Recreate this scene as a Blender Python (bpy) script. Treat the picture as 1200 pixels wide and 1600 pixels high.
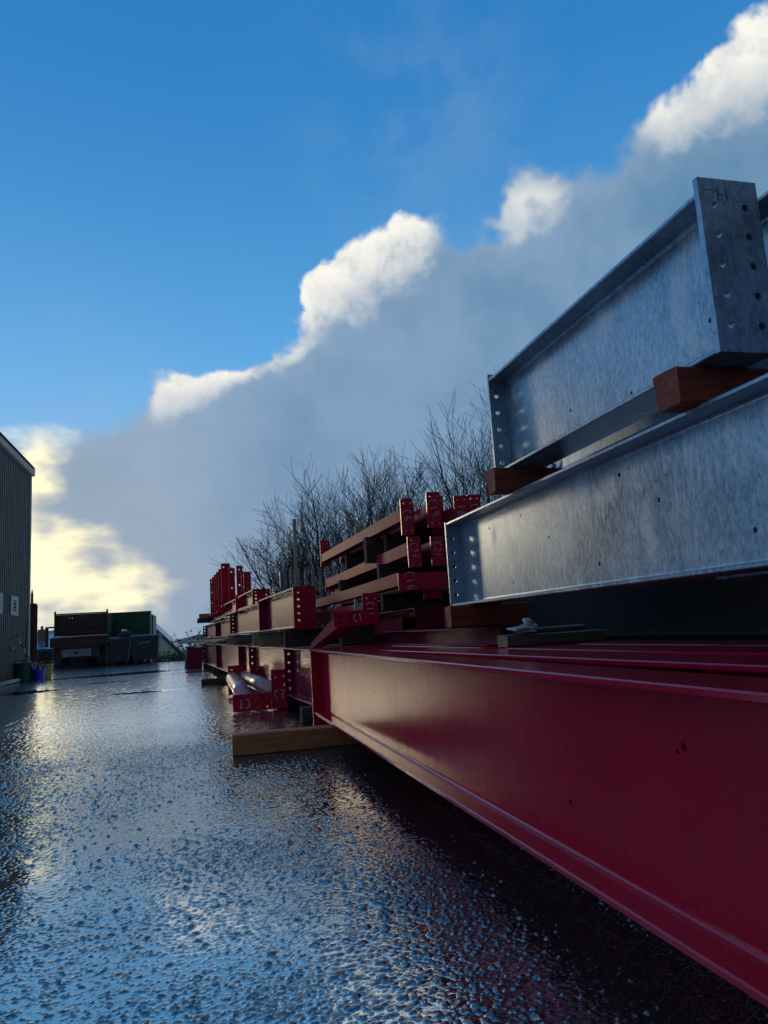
import bpy, bmesh, math, random
import numpy as np
from mathutils import Vector, Matrix
from mathutils.geometry import delaunay_2d_cdt

for o in list(bpy.data.objects): bpy.data.objects.remove(o)
S = bpy.context.scene
COL = S.collection
rng = random.Random(7)

# ------------------------------------------------------------------ camera
cd = bpy.data.cameras.new('camera'); cam = bpy.data.objects.new('camera', cd); COL.objects.link(cam)
cd.sensor_fit = 'VERTICAL'; cd.sensor_height = 24.0; cd.lens = 17.25
cd.clip_start = 0.05; cd.clip_end = 6000
_r, _u, _f = Vector((.96861, -.24118, -.06015)), Vector((.02024, -.16467, .98614)), Vector((.24774, .95641, .15462))
cam.matrix_world = Matrix(((_r.x, _u.x, -_f.x, 0), (_r.y, _u.y, -_f.y, 0), (_r.z, _u.z, -_f.z, .9), (0, 0, 0, 1)))
S.camera = cam
S.render.resolution_x, S.render.resolution_y = 768, 1024
S.view_settings.view_transform = 'Standard'; S.view_settings.look = 'None'
S.view_settings.gamma = 1.0; S.view_settings.exposure = 0.0; S.view_settings.use_curve_mapping = False
S.cycles.max_bounces = 6; S.cycles.glossy_bounces = 3; S.cycles.diffuse_bounces = 3

# ------------------------------------------------------------------ world
SUN_AZ, SUN_EL = math.radians(-19.5), math.radians(9.0)
SUN = Vector((math.sin(SUN_AZ)*math.cos(SUN_EL), math.cos(SUN_AZ)*math.cos(SUN_EL), math.sin(SUN_EL)))
W = bpy.data.worlds.new('World'); S.world = W; W.use_nodes = True
W.cycles.sampling_method = 'MANUAL'; W.cycles.sample_map_resolution = 512
class NT:
    def __init__(s, nt): s.nt = nt
    def n(s, t, **k):
        x = s.nt.nodes.new(t)
        for a, b in k.items(): setattr(x, a, b)
        return x
    def put(s, sock, v):
        if hasattr(v, 'default_value') and hasattr(v, 'node'): s.nt.links.new(v, sock)
        else: sock.default_value = v
    def m(s, op, a, b=0.0, c=None, clamp=False):
        x = s.n('ShaderNodeMath', operation=op, use_clamp=clamp); s.put(x.inputs[0], a); s.put(x.inputs[1], b)
        if c is not None: s.put(x.inputs[2], c)
        return x.outputs[0]
    def dot(s, a, v):
        x = s.n('ShaderNodeVectorMath', operation='DOT_PRODUCT'); s.put(x.inputs[0], a); s.put(x.inputs[1], v); return x.outputs['Value']
    def vm(s, op, a, b):
        x = s.n('ShaderNodeVectorMath', operation=op); s.put(x.inputs[0], a); s.put(x.inputs[1], b); return x.outputs[0]
    def ss(s, v, a, b, o0=0.0, o1=1.0):
        x = s.n('ShaderNodeMapRange', interpolation_type='SMOOTHSTEP'); s.put(x.inputs[0], v)
        for i, q in zip((1, 2, 3, 4), (a, b, o0, o1)): s.put(x.inputs[i], q)
        return x.outputs[0]
    def mix(s, f, a, b):
        x = s.n('ShaderNodeMix', data_type='RGBA'); s.put(x.inputs[0], f)
        for k, v in ((6, a), (7, b)): s.put(x.inputs[k], v if not isinstance(v, tuple) else (*v[:3], 1))
        return x.outputs[2]
    def noise(s, vec, scale, detail=4, rough=.5, dist=0.0, lac=2.0):
        x = s.n('ShaderNodeTexNoise'); s.put(x.inputs['Vector'], vec); s.put(x.inputs['Scale'], scale)
        x.inputs['Detail'].default_value = detail; x.inputs['Roughness'].default_value = rough
        x.inputs['Distortion'].default_value = dist; x.inputs['Lacunarity'].default_value = lac
        return x.outputs[0]
    def mapping(s, vec, scale=(1, 1, 1), rot=(0, 0, 0), loc=(0, 0, 0)):
        x = s.n('ShaderNodeMapping'); s.put(x.inputs[0], vec)
        x.inputs[1].default_value = loc; x.inputs[2].default_value = rot; x.inputs[3].default_value = scale
        return x.outputs[0]

def build_world():
    nt = W.node_tree; nt.nodes.clear(); N = NT(nt)
    d = N.n('ShaderNodeTexCoord').outputs['Generated']
    sep = N.n('ShaderNodeSeparateXYZ'); N.put(sep.inputs[0], d); dz = sep.outputs[2]
    sky = N.n('ShaderNodeTexSky', sky_type='NISHITA', sun_disc=False, sun_elevation=SUN_EL + .12, sun_rotation=SUN_AZ,
              air_density=1.0, dust_density=.2, ozone_density=3.0)
    bg_sky = N.vm('MULTIPLY', sky.outputs[0], (.085, .085, .085))
    # clear blue of the gap in the clouds: the atmosphere's own light, filtered towards the deep blue the photograph shows
    grad = N.ss(dz, .10, .72)
    blue = N.mix(grad, (.160, .51, .92), (.024, .215, .57))
    clear = N.mix(.93, bg_sky, blue)
    # --- cloud bank: everything on one side of a great circle, with a ragged edge
    a, b = Vector((-.209, .948, .241)), Vector((.59, .558, .584))
    nrm = b.cross(a).normalized()
    if nrm.dot(Vector((.3, .95, .05))) < 0: nrm = -nrm
    s0 = N.dot(d, tuple(nrm))
    n_big = N.noise(d, 3.2, 1, .5)
    nf = N.n('ShaderNodeTexNoise'); N.put(nf.inputs['Vector'], d); nf.inputs['Scale'].default_value = 9.0
    nf.inputs['Detail'].default_value = 3; nf.inputs['Roughness'].default_value = .60
    n_fine = N.noise(d, 9.0, 6, .60)
    n_puff = N.noise(N.mapping(d, loc=(3.1, 1.7, .4)), 26.0, 4, .62)
    dw = N.vm('ADD', d, N.vm('MULTIPLY', N.vm('SUBTRACT', nf.outputs['Color'], (.5, .5, .5)), (.115, .115, .115)))   # ragged blobs
    nz = N.n('ShaderNodeVectorMath', operation='NORMALIZE'); N.put(nz.inputs[0], dw); dw = nz.outputs[0]
    def blob(c, ang):
        c = Vector(c).normalized(); k = 1/(1 - math.cos(math.radians(ang)))
        e = N.m('MULTIPLY', N.m('SUBTRACT', 1.0, N.dot(dw, tuple(c))), -k)
        return N.m('EXPONENT', e, 0.0)
    memo = {}
    def total(lst):
        acc = None
        for c, ang, amp in lst:
            if (c, ang) not in memo: memo[(c, ang)] = blob(c, ang)
            v = N.m('MULTIPLY', memo[(c, ang)], amp)
            acc = v if acc is None else N.m('ADD', acc, v)
        return acc
    puffs = [((.424, .766, .483), 2.8, .085), ((.208, .866, .456), 3.2, .055), ((.280, .832, .480), 2.4, .035), ((.190, .886, .418), 3.2, .05),
             ((-.030, .949, .312), 2.0, .060), ((.030, .948, .314), 2.4, .055), ((.085, .943, .318), 2.2, .035),
             ((.140, .932, .332), 2.2, .04), ((.600, .570, .566), 3.6, .075), ((.541, .634, .551), 2.8, .055)]
    bumps = N.m('ADD', total(puffs), total([((-.24, .935, .255), 4.5, .05)]))
    dents = total([((.04, .925, .380), 4.6, .075), ((.12, .905, .40), 2.8, .045), ((.362, .795, .487), 2.0, .045), ((.49, .69, .53), 2.6, .02)])
    wob = N.m('ADD', N.m('MULTIPLY', N.m('SUBTRACT', n_fine, .5), .17), N.m('MULTIPLY', N.m('SUBTRACT', n_big, .5), .09))
    wob = N.m('ADD', wob, N.m('MULTIPLY', N.m('SUBTRACT', n_puff, .5), .045))
    core = N.m('SUBTRACT', N.m('ADD', s0, wob), dents)
    lump = N.m('ADD', core, bumps)
    litw = N.m('MINIMUM', total([(c, ang, 1.0) for c, ang, amp in puffs]), 1.0)
    mask = N.ss(lump, .000, N.m('SUBTRACT', .050, N.m('MULTIPLY', litw, .026)))
    rim = N.m('SUBTRACT', 1.0, N.ss(core, .0, .056))
    bil = N.ss(N.m('ADD', N.m('MULTIPLY', n_puff, .40), N.m('MULTIPLY', n_fine, .60)), .38, .60, .50, 1.0)
    lit = N.m('MULTIPLY', N.m('MULTIPLY', N.ss(litw, .12, .75), rim), bil)
    body_low = N.mix(N.ss(dz, .02, .50), (.255, .37, .525), (.145, .295, .455))
    body = N.mix(N.ss(N.noise(N.mapping(d, loc=(1.0, 5.0, 2.0)), 4.2, 4, .58), .36, .66), body_low, (.285, .415, .575))
    body = N.mix(N.m('MULTIPLY', N.m('SUBTRACT', 1.0, N.ss(core, .0, .12)), .42), body, (.44, .53, .65))
    cloud = N.mix(lit, N.vm('MULTIPLY', body, (.78, .85, .91)), (1.0, .965, .88))
    col = N.mix(mask, clear, cloud)
    # faint high wisp
    w = N.m('MULTIPLY', N.m('MULTIPLY', blob((.286, .748, .599), 7.0), N.ss(n_fine, .38, .66)), .22)
    col = N.mix(w, col, (.33, .45, .60))
    # --- low sun behind broken cloud
    st = N.mapping(d, scale=(1.0, 1.0, 2.4))
    g1 = N.noise(st, 6.5, 5, .55)
    g2 = N.noise(N.mapping(st, loc=(4, 2, 7)), 15.0, 3, .55)
    gl = total([((-.40, .90, .14), 8.0, 1.1), ((-.165, .980, .110), 5.7, 1.05), ((-.19, .960, .205), 3.2, .62), ((-.09, .985, .090), 4.2, .22)])
    gn = N.m('ADD', N.m('MULTIPLY', N.m('SUBTRACT', g1, .5), 1.9), N.m('MULTIPLY', N.m('SUBTRACT', g2, .5), .55))
    gmix = N.m('ADD', gl, N.m('MULTIPLY', gn, N.ss(gl, .03, .30)))
    dark = total([((-.175, .970, .160), 2.0, .62), ((-.12, .985, .105), 1.2, .35), ((-.10, .972, .185), 3.0, .55), ((-.16, .985, .06), 2.6, .4), ((-.03, .985, .15), 3.0, .35)])
    gmix = N.m('SUBTRACT', gmix, dark)
    halo = N.m('MINIMUM', total([((-.13, .985, .10), 10.5, .75)]), 1.0)
    col = N.mix(N.m('MULTIPLY', halo, .70), col, (.50, .53, .57))
    col = N.mix(N.ss(gmix, .22, 1.30), col, (1.70, 1.46, .80))
    # unseen broken grey cloud added behind the viewer and overhead as neutral fill
    away = N.m('SUBTRACT', 1.0, N.ss(N.dot(d, (.24774, .95641, .15462)), .30, .62))
    brk = N.m('MULTIPLY', N.m('MULTIPLY', N.ss(N.m('ADD', N.m('MULTIPLY', n_fine, .45), N.m('MULTIPLY', n_big, .55)), .42, .56), away), .55)
    col = N.mix(brk, col, (.62, .62, .64))
    # scattering is weaker away from the sun: the sky behind the viewer is a deeper, dimmer blue
    ph = N.ss(N.dot(d, tuple(SUN)), -.75, .45, .26, 1.0)
    sc = N.n('ShaderNodeVectorMath', operation='SCALE'); N.put(sc.inputs[0], col); N.put(sc.inputs['Scale'], ph); col = sc.outputs[0]
    bg = N.n('ShaderNodeBackground'); N.put(bg.inputs[0], col); bg.inputs[1].default_value = 1.0
    out = N.n('ShaderNodeOutputWorld'); nt.links.new(bg.outputs[0], out.inputs[0])
build_world()

sl = bpy.data.lights.new('sun', 'SUN'); sun = bpy.data.objects.new('sun', sl); COL.objects.link(sun)
sl.energy = .5; sl.angle = math.radians(10); sl.color = (1.0, .80, .52)
sun.rotation_euler = (-SUN).to_track_quat('-Z', 'Y').to_euler(); sun.location = SUN*50

# ------------------------------------------------------------------ materials
def new_mat(name):
    m = bpy.data.materials.new(name); m.use_nodes = True
    nt = m.node_tree; nt.nodes.clear(); N = NT(nt)
    p = N.n('ShaderNodeBsdfPrincipled'); o = N.n('ShaderNodeOutputMaterial'); nt.links.new(p.outputs[0], o.inputs[0])
    return m, N, p
def setp(N, p, **k):
    for a, v in k.items():
        a = a.replace('_', ' ')
        N.put(p.inputs[a], (*v, 1) if isinstance(v, tuple) and len(v) == 3 else v)
def bump(N, p, h, strength=.3, dist=.01):
    b = N.n('ShaderNodeBump'); N.put(b.inputs['Strength'], strength); b.inputs['Distance'].default_value = dist
    N.put(b.inputs['Height'], h); N.nt.links.new(b.outputs[0], p.inputs['Normal'])

def mat_paint(name, c1, c2, rough=.3, streak=.5, spec=.2):
    m, N, p = new_mat(name)
    pos = N.n('ShaderNodeNewGeometry').outputs['Position']
    rnd = N.n('ShaderNodeObjectInfo').outputs['Random']
    a = N.noise(pos, 3.0, 6, .6); v = N.noise(N.mapping(pos, scale=(26, 26, 1.6)), 1.0, 5, .6)
    fine = N.noise(pos, 90, 4, .6); spk = N.noise(pos, 240, 2, .5)
    f = N.m('ADD', N.m('MULTIPLY', N.ss(a, .3, .7), .6), N.m('MULTIPLY', N.ss(v, .35, .75), streak*.6))
    c = N.mix(f, c1, c2)
    c = N.mix(N.m('MULTIPLY', N.ss(v, .60, .78), .24*streak), c, (.30, .17, .13))
    c = N.mix(N.m('MULTIPLY', rnd, .25), c, tuple(x*.7 for x in c2))
    c = N.mix(N.m('MULTIPLY', N.ss(spk, .68, .74), .35), c, (.45, .40, .40))
    scr = N.noise(N.mapping(pos, scale=(3, 5, 70), rot=(.35, 0, 0)), 1.0, 4, .7); sgate = N.noise(pos, 1.7, 2, .5)
    c = N.mix(N.m('MULTIPLY', N.m('MULTIPLY', N.ss(scr, .69, .73), N.ss(sgate, .5, .65)), .5), c, (.34, .22, .22))
    spl = N.m('MULTIPLY', N.ss(N.noise(pos, 75, 3, .7), .60, .68), N.ss(N.noise(N.mapping(pos, loc=(7, 3, 1)), 2.3, 3, .6), .48, .66))
    c = N.mix(N.m('MULTIPLY', spl, .32), c, (.20, .13, .13))
    chipm = N.m('MULTIPLY', N.ss(N.noise(pos, 34, 5, .7), .71, .74), N.ss(sgate, .45, .6))
    c = N.mix(N.m('MULTIPLY', chipm, .8), c, (.11, .035, .022))
    setp(N, p, Base_Color=c, Roughness=N.m('ADD', rough, N.m('ADD', N.m('MULTIPLY', N.m('SUBTRACT', fine, .5), .22), N.m('MULTIPLY', N.m('SUBTRACT', v, .5), .16*streak + .06))), IOR=1.5)
    p.inputs['Specular IOR Level'].default_value = spec
    bump(N, p, N.m('ADD', N.m('MULTIPLY', fine, .4), N.m('MULTIPLY', a, 2.0)), .12, .004)
    return m
def mat_galv(name):
    m, N, p = new_mat(name)
    pos = N.n('ShaderNodeNewGeometry').outputs['Position']
    a = N.noise(N.mapping(pos, scale=(52, 52, 24)), 1.0, 5, .68, .6)
    b = N.noise(pos, 2.6, 5, .55); s = N.noise(N.mapping(pos, scale=(34, 34, 3)), 1.0, 4, .6)
    sp = N.n('ShaderNodeTexVoronoi'); N.put(sp.inputs['Vector'], N.mapping(pos, scale=(1, 1, .5))); sp.inputs['Scale'].default_value = 110
    f = N.m('ADD', N.m('MULTIPLY', N.ss(a, .3, .7), .55), N.m('MULTIPLY', N.ss(b, .3, .7), .35))
    vc = N.n('ShaderNodeTexVoronoi'); N.put(vc.inputs['Vector'], N.mapping(pos, scale=(1, 1, .55))); vc.inputs['Scale'].default_value = 75
    sg = N.n('ShaderNodeSeparateColor'); N.put(sg.inputs[0], vc.outputs['Color'])
    f = N.m('ADD', N.m('MULTIPLY', f, .72), N.m('MULTIPLY', sg.outputs[0], .30))
    c = N.mix(f, (.14, .19, .25), (.47, .55, .63))
    c = N.mix(N.m('MULTIPLY', N.ss(s, .55, .75), .40), c, (.66, .71, .76))
    stn = N.m('MULTIPLY', N.ss(N.noise(N.mapping(pos, scale=(1, 1.0, .55), loc=(5, 2, 8)), 4.5, 6, .66), .54, .68), .42)
    c = N.mix(stn, c, (.60, .64, .66))
    drt = N.m('MULTIPLY', N.ss(N.noise(N.mapping(pos, scale=(16, 16, 1.2), loc=(1, 4, 2)), 1.0, 4, .65), .58, .72), .28)
    c = N.mix(drt, c, (.15, .17, .19))
    r = N.m('ADD', N.m('ADD', .32, N.m('MULTIPLY', stn, .35)), N.m('ADD', N.m('MULTIPLY', N.m('SUBTRACT', a, .5), .22), N.m('MULTIPLY', N.m('SUBTRACT', b, .5), .15)))
    setp(N, p, Base_Color=c, Metallic=.66, Roughness=r)
    bump(N, p, N.m('ADD', a, N.m('MULTIPLY', sp.outputs['Distance'], .5)), .18, .003)
    return m
def mat_wood(name, c1, c2, rough=.6):
    m, N, p = new_mat(name)
    tc = N.n('ShaderNodeTexCoord').outputs['Object']; rnd = N.n('ShaderNodeObjectInfo').outputs['Random']
    q = N.vm('ADD', tc, N.vm('MULTIPLY', N.n('ShaderNodeObjectInfo').outputs['Location'], (3.1, 2.3, 1.7)))
    g = N.noise(N.mapping(q, scale=(2.2, 34, 34)), 1.0, 6, .6, 1.2); k = N.noise(q, 5, 4, .6)
    dirt = N.noise(q, 14, 6, .65)
    c = N.mix(N.ss(g, .3, .7), c1, c2)
    c = N.mix(N.m('MULTIPLY', N.ss(k, .45, .75), .5), c, tuple(x*.55 for x in c1))
    c = N.mix(N.m('MULTIPLY', N.ss(dirt, .58, .72), .55), c, (.05, .04, .035))
    crk = N.noise(N.mapping(q, scale=(1.1, 60, 60), loc=(2, 9, 4)), 1.0, 3, .6, .6)
    c = N.mix(N.m('MULTIPLY', N.ss(crk, .66, .70), .8), c, (.03, .02, .015))
    setp(N, p, Base_Color=c, Roughness=N.m('ADD', rough - .1, N.m('MULTIPLY', g, .3)))
    bump(N, p, N.m('SUBTRACT', N.m('ADD', g, N.m('MULTIPLY', dirt, .5)), N.m('MULTIPLY', N.ss(crk, .64, .70), 1.2)), .6, .007)
    return m
def mat_plain(name, c, rough=.5, metal=0.0, var=.25, scale=6.0, bmp=.15):
    m, N, p = new_mat(name)
    pos = N.n('ShaderNodeNewGeometry').outputs['Position']
    a = N.noise(pos, scale, 6, .62); b = N.noise(pos, scale*9, 4, .6)
    f = N.m('ADD', N.m('MULTIPLY', N.ss(a, .3, .7), .7), N.m('MULTIPLY', N.ss(b, .35, .7), .3))
    setp(N, p, Base_Color=N.mix(f, tuple(x*(1 - var) for x in c), tuple(min(1, x*(1 + var)) for x in c)), Metallic=metal,
         Roughness=N.m('ADD', rough, N.m('MULTIPLY', N.m('SUBTRACT', b, .5), .25)))
    bump(N, p, N.m('ADD', a, N.m('MULTIPLY', b, .3)), bmp, .006)
    return m

M = dict(
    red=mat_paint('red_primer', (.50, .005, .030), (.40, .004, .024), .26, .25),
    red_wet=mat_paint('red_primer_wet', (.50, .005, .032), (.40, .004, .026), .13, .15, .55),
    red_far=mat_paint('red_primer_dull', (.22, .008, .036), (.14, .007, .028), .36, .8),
    rail=mat_paint('red_primer_worn', (.30, .007, .034), (.24, .016, .032), .60, .7, .10),
    galv=mat_galv('galvanised'),
    wood=mat_wood('timber', (.50, .165, .052), (.30, .095, .034)),
    wood_red=mat_wood('timber_red', (.30, .044, .015), (.18, .024, .010), .65),
    wood_grey=mat_wood('timber_weathered', (.46, .34, .22), (.24, .17, .11), .8),
    wood_dark=mat_wood('timber_dark', (.075, .040, .024), (.040, .022, .014), .85),
    wood_wet=mat_wood('timber_wet_split', (.16, .12, .085), (.06, .045, .032), .4),
    chalk=mat_plain('chalk', (.60, .48, .50), .9, 0, .45, 90),
    tube=mat_plain('wet_primer_tube', (.36, .17, .17), .26, 0, .35, 22),
    foil=mat_plain('plastic_wrap', (.62, .68, .74), .2, .2, .2, 20, .6),
    cladding=mat_plain('cladding', (.115, .105, .078), .5, 0, .3, 1.2),
    trim=mat_plain('trim', (.50, .46, .36), .5, 0, .2, 3),
    rubber=mat_plain('rubber', (.018, .018, .02), .6, 0, .3, 20),
    black=mat_plain('bin_plastic', (.017, .020, .032), .42, 0, .35, 5),
    rust=mat_plain('rusty_steel', (.040, .014, .014), .55, .1, .45, 5),
    dark=mat_plain('dark_steel', (.030, .026, .028), .5, .1, .45, 5),
    green=mat_plain('green_skip_paint', (.012, .065, .032), .45, 0, .35, 3),
    green_tub=mat_plain('green_plastic', (.012, .085, .042), .4, 0, .2, 4),
    blue_tub=mat_plain('blue_plastic', (.02, .035, .42), .35, 0, .15, 4),
    yellow_tub=mat_plain('yellow_plastic', (.50, .30, .02), .4, 0, .2, 4),
    white=mat_plain('white_paint', (.75, .76, .78), .4, 0, .12, 8),
    greymetal=mat_plain('grey_metal', (.20, .20, .21), .4, .5, .2, 8),
    render=mat_plain('house_render', (.52, .46, .33), .85, 0, .15, 2),
    slate=mat_plain('wet_slate', (.10, .14, .18), .22, 0, .3, 8),
    brick=mat_plain('chimney_brick', (.19, .12, .10), .8, 0, .3, 6),
    bark=mat_plain('bark', (.075, .062, .048), .8, 0, .35, 12),
    twig=mat_plain('twig', (.050, .040, .032), .7, 0, .35, 12),
    leaf=mat_plain('scrub_leaf', (.050, .062, .026), .6, 0, .4, 9),
    hill=mat_plain('hill_field', (.10, .13, .14), .9, 0, .2, .02),
    grass=mat_plain('grass_bank', (.06, .075, .03), .8, 0, .4, 1.5),
    shade_black=mat_plain('shade_black', (.012, .010, .011), .85, 0, .3, 5),  # near-black colour stands in for shade on the red rear beams
    hole=mat_plain('opening_shade', (.01, .01, .01), .8, 0, .1, 8),
)

# ------------------------------------------------------------------ mesh helpers
def link(name, me, mat, parent=None, loc=(0, 0, 0), rot=(0, 0, 0)):
    o = bpy.data.objects.new(name, me); COL.objects.link(o)
    if mat is not None and not me.materials: me.materials.append(M[mat] if isinstance(mat, str) else mat)
    o.location = loc; o.rotation_euler = rot
    if parent is not None: o.parent = parent
    return o
def thing(name, label, cat, loc=(0, 0, 0), rot=(0, 0, 0), group=None):
    o = bpy.data.objects.new(name, None); COL.objects.link(o); o.empty_display_size = .1
    o.location = loc; o.rotation_euler = rot; tag(o, label, cat, group); return o
def tag(o, label, cat, group=None):
    o['label'] = label; o['category'] = cat
    if group: o['group'] = group
    return o
def struct(o): o['kind'] = 'structure'; return o
def from_bm(name, bm, smooth=False):
    bmesh.ops.recalc_face_normals(bm, faces=bm.faces[:])
    me = bpy.data.meshes.new(name); bm.to_mesh(me); bm.free()
    if smooth:
        for p in me.polygons: p.use_smooth = True
    return me
def extrude(name, prof, length, axis='Y', start=0.0):
    """2-D profile (a, z) swept along an axis."""
    bm = bmesh.new()
    def v(a, z, t):
        return (a, t, z) if axis == 'Y' else (t, a, z)
    f = [bm.verts.new(v(a, z, start)) for a, z in prof]; b = [bm.verts.new(v(a, z, start + length)) for a, z in prof]
    n = len(prof)
    for i in range(n): bm.faces.new((f[i], f[(i + 1) % n], b[(i + 1) % n], b[i]))
    bm.faces.new(f); bm.faces.new(b[::-1])
    return from_bm(name, bm)
def box(name, x0, x1, y0, y1, z0, z1, bev=0.0, jit=0.0):
    bm = bmesh.new()
    vs = [bm.verts.new((x, y, z)) for x in (x0, x1) for y in (y0, y1) for z in (z0, z1)]
    for f in ((0, 1, 3, 2), (4, 6, 7, 5), (0, 4, 5, 1), (2, 3, 7, 6), (0, 2, 6, 4), (1, 5, 7, 3)): bm.faces.new([vs[i] for i in f])
    if jit:
        for v in vs: v.co += Vector([rng.uniform(-jit, jit) for _ in range(3)])
    if bev: bmesh.ops.bevel(bm, geom=bm.edges[:], offset=bev, segments=1, affect='EDGES')
    return from_bm(name, bm)
def circ(cx, cy, r, n=10):
    return [(cx + r*math.cos(2*math.pi*i/n), cy + r*math.sin(2*math.pi*i/n)) for i in range(n)]
def slab(name, outer, holes, t, plane='XZ'):
    """flat plate with real holes; u,v in plane, thickness t along the third axis from 0."""
    loops = [outer] + holes; pts = []; edges = []; rings = []
    for lp in loops:
        k = len(pts); pts += [Vector(p) for p in lp]; n = len(lp); rings.append(list(range(k, k + n)))
        edges += [(k + i, k + (i + 1) % n) for i in range(n)]
    vo, _, fo, orig, _, _ = delaunay_2d_cdt(pts, edges, [], 1, 1e-7)
    hb = [(min(p[0] for p in h), max(p[0] for p in h), min(p[1] for p in h), max(p[1] for p in h), h) for h in holes]
    def in_hole(f):
        cx = sum(vo[i].x for i in f)/3; cy = sum(vo[i].y for i in f)/3
        for a, b, c, d, h in hb:
            if a < cx < b and c < cy < d:
                n = len(h)
                if all((h[(i + 1) % n][0] - h[i][0])*(cy - h[i][1]) - (h[(i + 1) % n][1] - h[i][1])*(cx - h[i][0]) > 0 for i in range(n)): return True
        return False
    fo = [f for f in fo if not in_hole(f)]
    bm = bmesh.new()
    def P(u, v, w): return (u, w, v) if plane == 'XZ' else (w, u, v)
    A = [bm.verts.new(P(p.x, p.y, 0)) for p in vo]; B = [bm.verts.new(P(p.x, p.y, t)) for p in vo]
    back = {}
    for i, og in enumerate(orig):
        for q in og: back[q] = i
    for f in fo:
        bm.faces.new([A[i] for i in f]); bm.faces.new([B[i] for i in reversed(f)])
    for rg in rings:
        n = len(rg)
        for i in range(n):
            p, q = back[rg[i]], back[rg[(i + 1) % n]]
            try: bm.faces.new((A[p], A[q], B[q], B[p]))
            except ValueError: pass
    return from_bm(name, bm)
def rect(u0, u1, v0, v1, c=0.0):
    if c: return [(u0 + c, v0), (u1 - c, v0), (u1, v0 + c), (u1, v1 - c), (u1 - c, v1), (u0 + c, v1), (u0, v1 - c), (u0, v0 + c)]
    return [(u0, v0), (u1, v0), (u1, v1), (u0, v1)]
def tube_pts(bm, pts, rads, sides=6, cap=True):
    rings = []
    for i, p in enumerate(pts):
        p = Vector(p); d = (Vector(pts[min(i + 1, len(pts) - 1)]) - Vector(pts[max(i - 1, 0)])).normalized()
        a = d.orthogonal().normalized(); b = d.cross(a)
        rings.append([bm.verts.new(p + (a*math.cos(2*math.pi*k/sides) + b*math.sin(2*math.pi*k/sides))*rads[i]) for k in range(sides)])
    for r0, r1 in zip(rings, rings[1:]):
        for k in range(sides): bm.faces.new((r0[k], r0[(k + 1) % sides], r1[(k + 1) % sides], r1[k]))
    if cap: bm.faces.new(rings[0][::-1]); bm.faces.new(rings[-1])
def tube(name, pts, rads, sides=8, smooth=True):
    bm = bmesh.new(); tube_pts(bm, pts, rads if isinstance(rads, list) else [rads]*len(pts), sides)
    return from_bm(name, bm, smooth)

# chalk lettering: one-stroke characters on a unit box
def arc(cx, cy, rx, ry, a0, a1, n=9):
    return [(cx + rx*math.cos(math.radians(a0 + (a1 - a0)*i/n)), cy + ry*math.sin(math.radians(a0 + (a1 - a0)*i/n))) for i in range(n + 1)]
GLYPH = {
    'C': [arc(.55, .5, .45, .5, 50, 305)], '1': [[(.45, 1), (.5, .5), (.48, 0)]],
    '6': [[(.75, .98), (.4, .75), (.2, .4)] + arc(.5, .25, .3, .25, 160, 520)],
    '9': [arc(.5, .72, .28, .27, 0, 360) + [(.78, .5), (.72, 0)]],
    '8': [arc(.5, .74, .25, .25, 270, 630) + arc(.5, .25, .32, .25, 90, 450)],
    '7': [[(.1, .95), (.85, .98), (.45, 0)], [(.25, .5), (.75, .52)]],
    '2': [arc(.5, .72, .35, .27, 160, -30) + [(.1, .02), (.9, .05)]],
    '0': [arc(.5, .5, .38, .5, 0, 360)],
    'H': [[(.1, 0), (.12, 1)], [(.9, 0), (.88, 1)], [(.1, .5), (.9, .52)]], 'A': [[(0, 0), (.5, 1), (1, 0)], [(.2, .4), (.8, .4)]],
    'I': [[(.5, 0), (.5, 1)]], 'V': [[(0, 1), (.5, 0), (1, 1)]],
}
def chalk(parent, text, cx, cz, h, y, rot=0, thick=.006, mat='chalk', mirror=False, w=None, slant=0.0):
    """writing on a plate face that looks to -Y (y is the face); rot in degrees in the plane."""
    w = w or h*.55; gap = w*.28; tot = len(text)*w + (len(text) - 1)*gap; bm = bmesh.new(); ca, sa = math.cos(math.radians(rot)), math.sin(math.radians(rot))
    for i, ch in enumerate(text):
        for st in GLYPH[ch]:
            pts = []
            for (u, v) in st:
                a = -tot/2 + i*(w + gap) + u*w + slant*v*h; b = (v - .5)*h
                if mirror: a = -a
                pts.append(Vector((cx + a*ca - b*sa + rng.uniform(-1, 1)*h*.028, cz + a*sa + b*ca + rng.uniform(-1, 1)*h*.028)))
            prev = None
            for j, p in enumerate(pts):
                d = (pts[min(j + 1, len(pts) - 1)] - pts[max(j - 1, 0)]); d = d.normalized() if d.length > 1e-9 else Vector((1, 0))
                n = Vector((-d.y, d.x))*thick*.5*rng.uniform(.7, 1.2)
                q = [bm.verts.new((p.x + n.x, y - .0015, p.y + n.y)), bm.verts.new((p.x - n.x, y - .0015, p.y - n.y))]
                if prev: bm.faces.new((prev[0], prev[1], q[1], q[0]))
                prev = q
    o = link('chalk_mark', from_bm('chalk_mark', bm), mat, parent); o['kind'] = 'stuff'; return o

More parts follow.
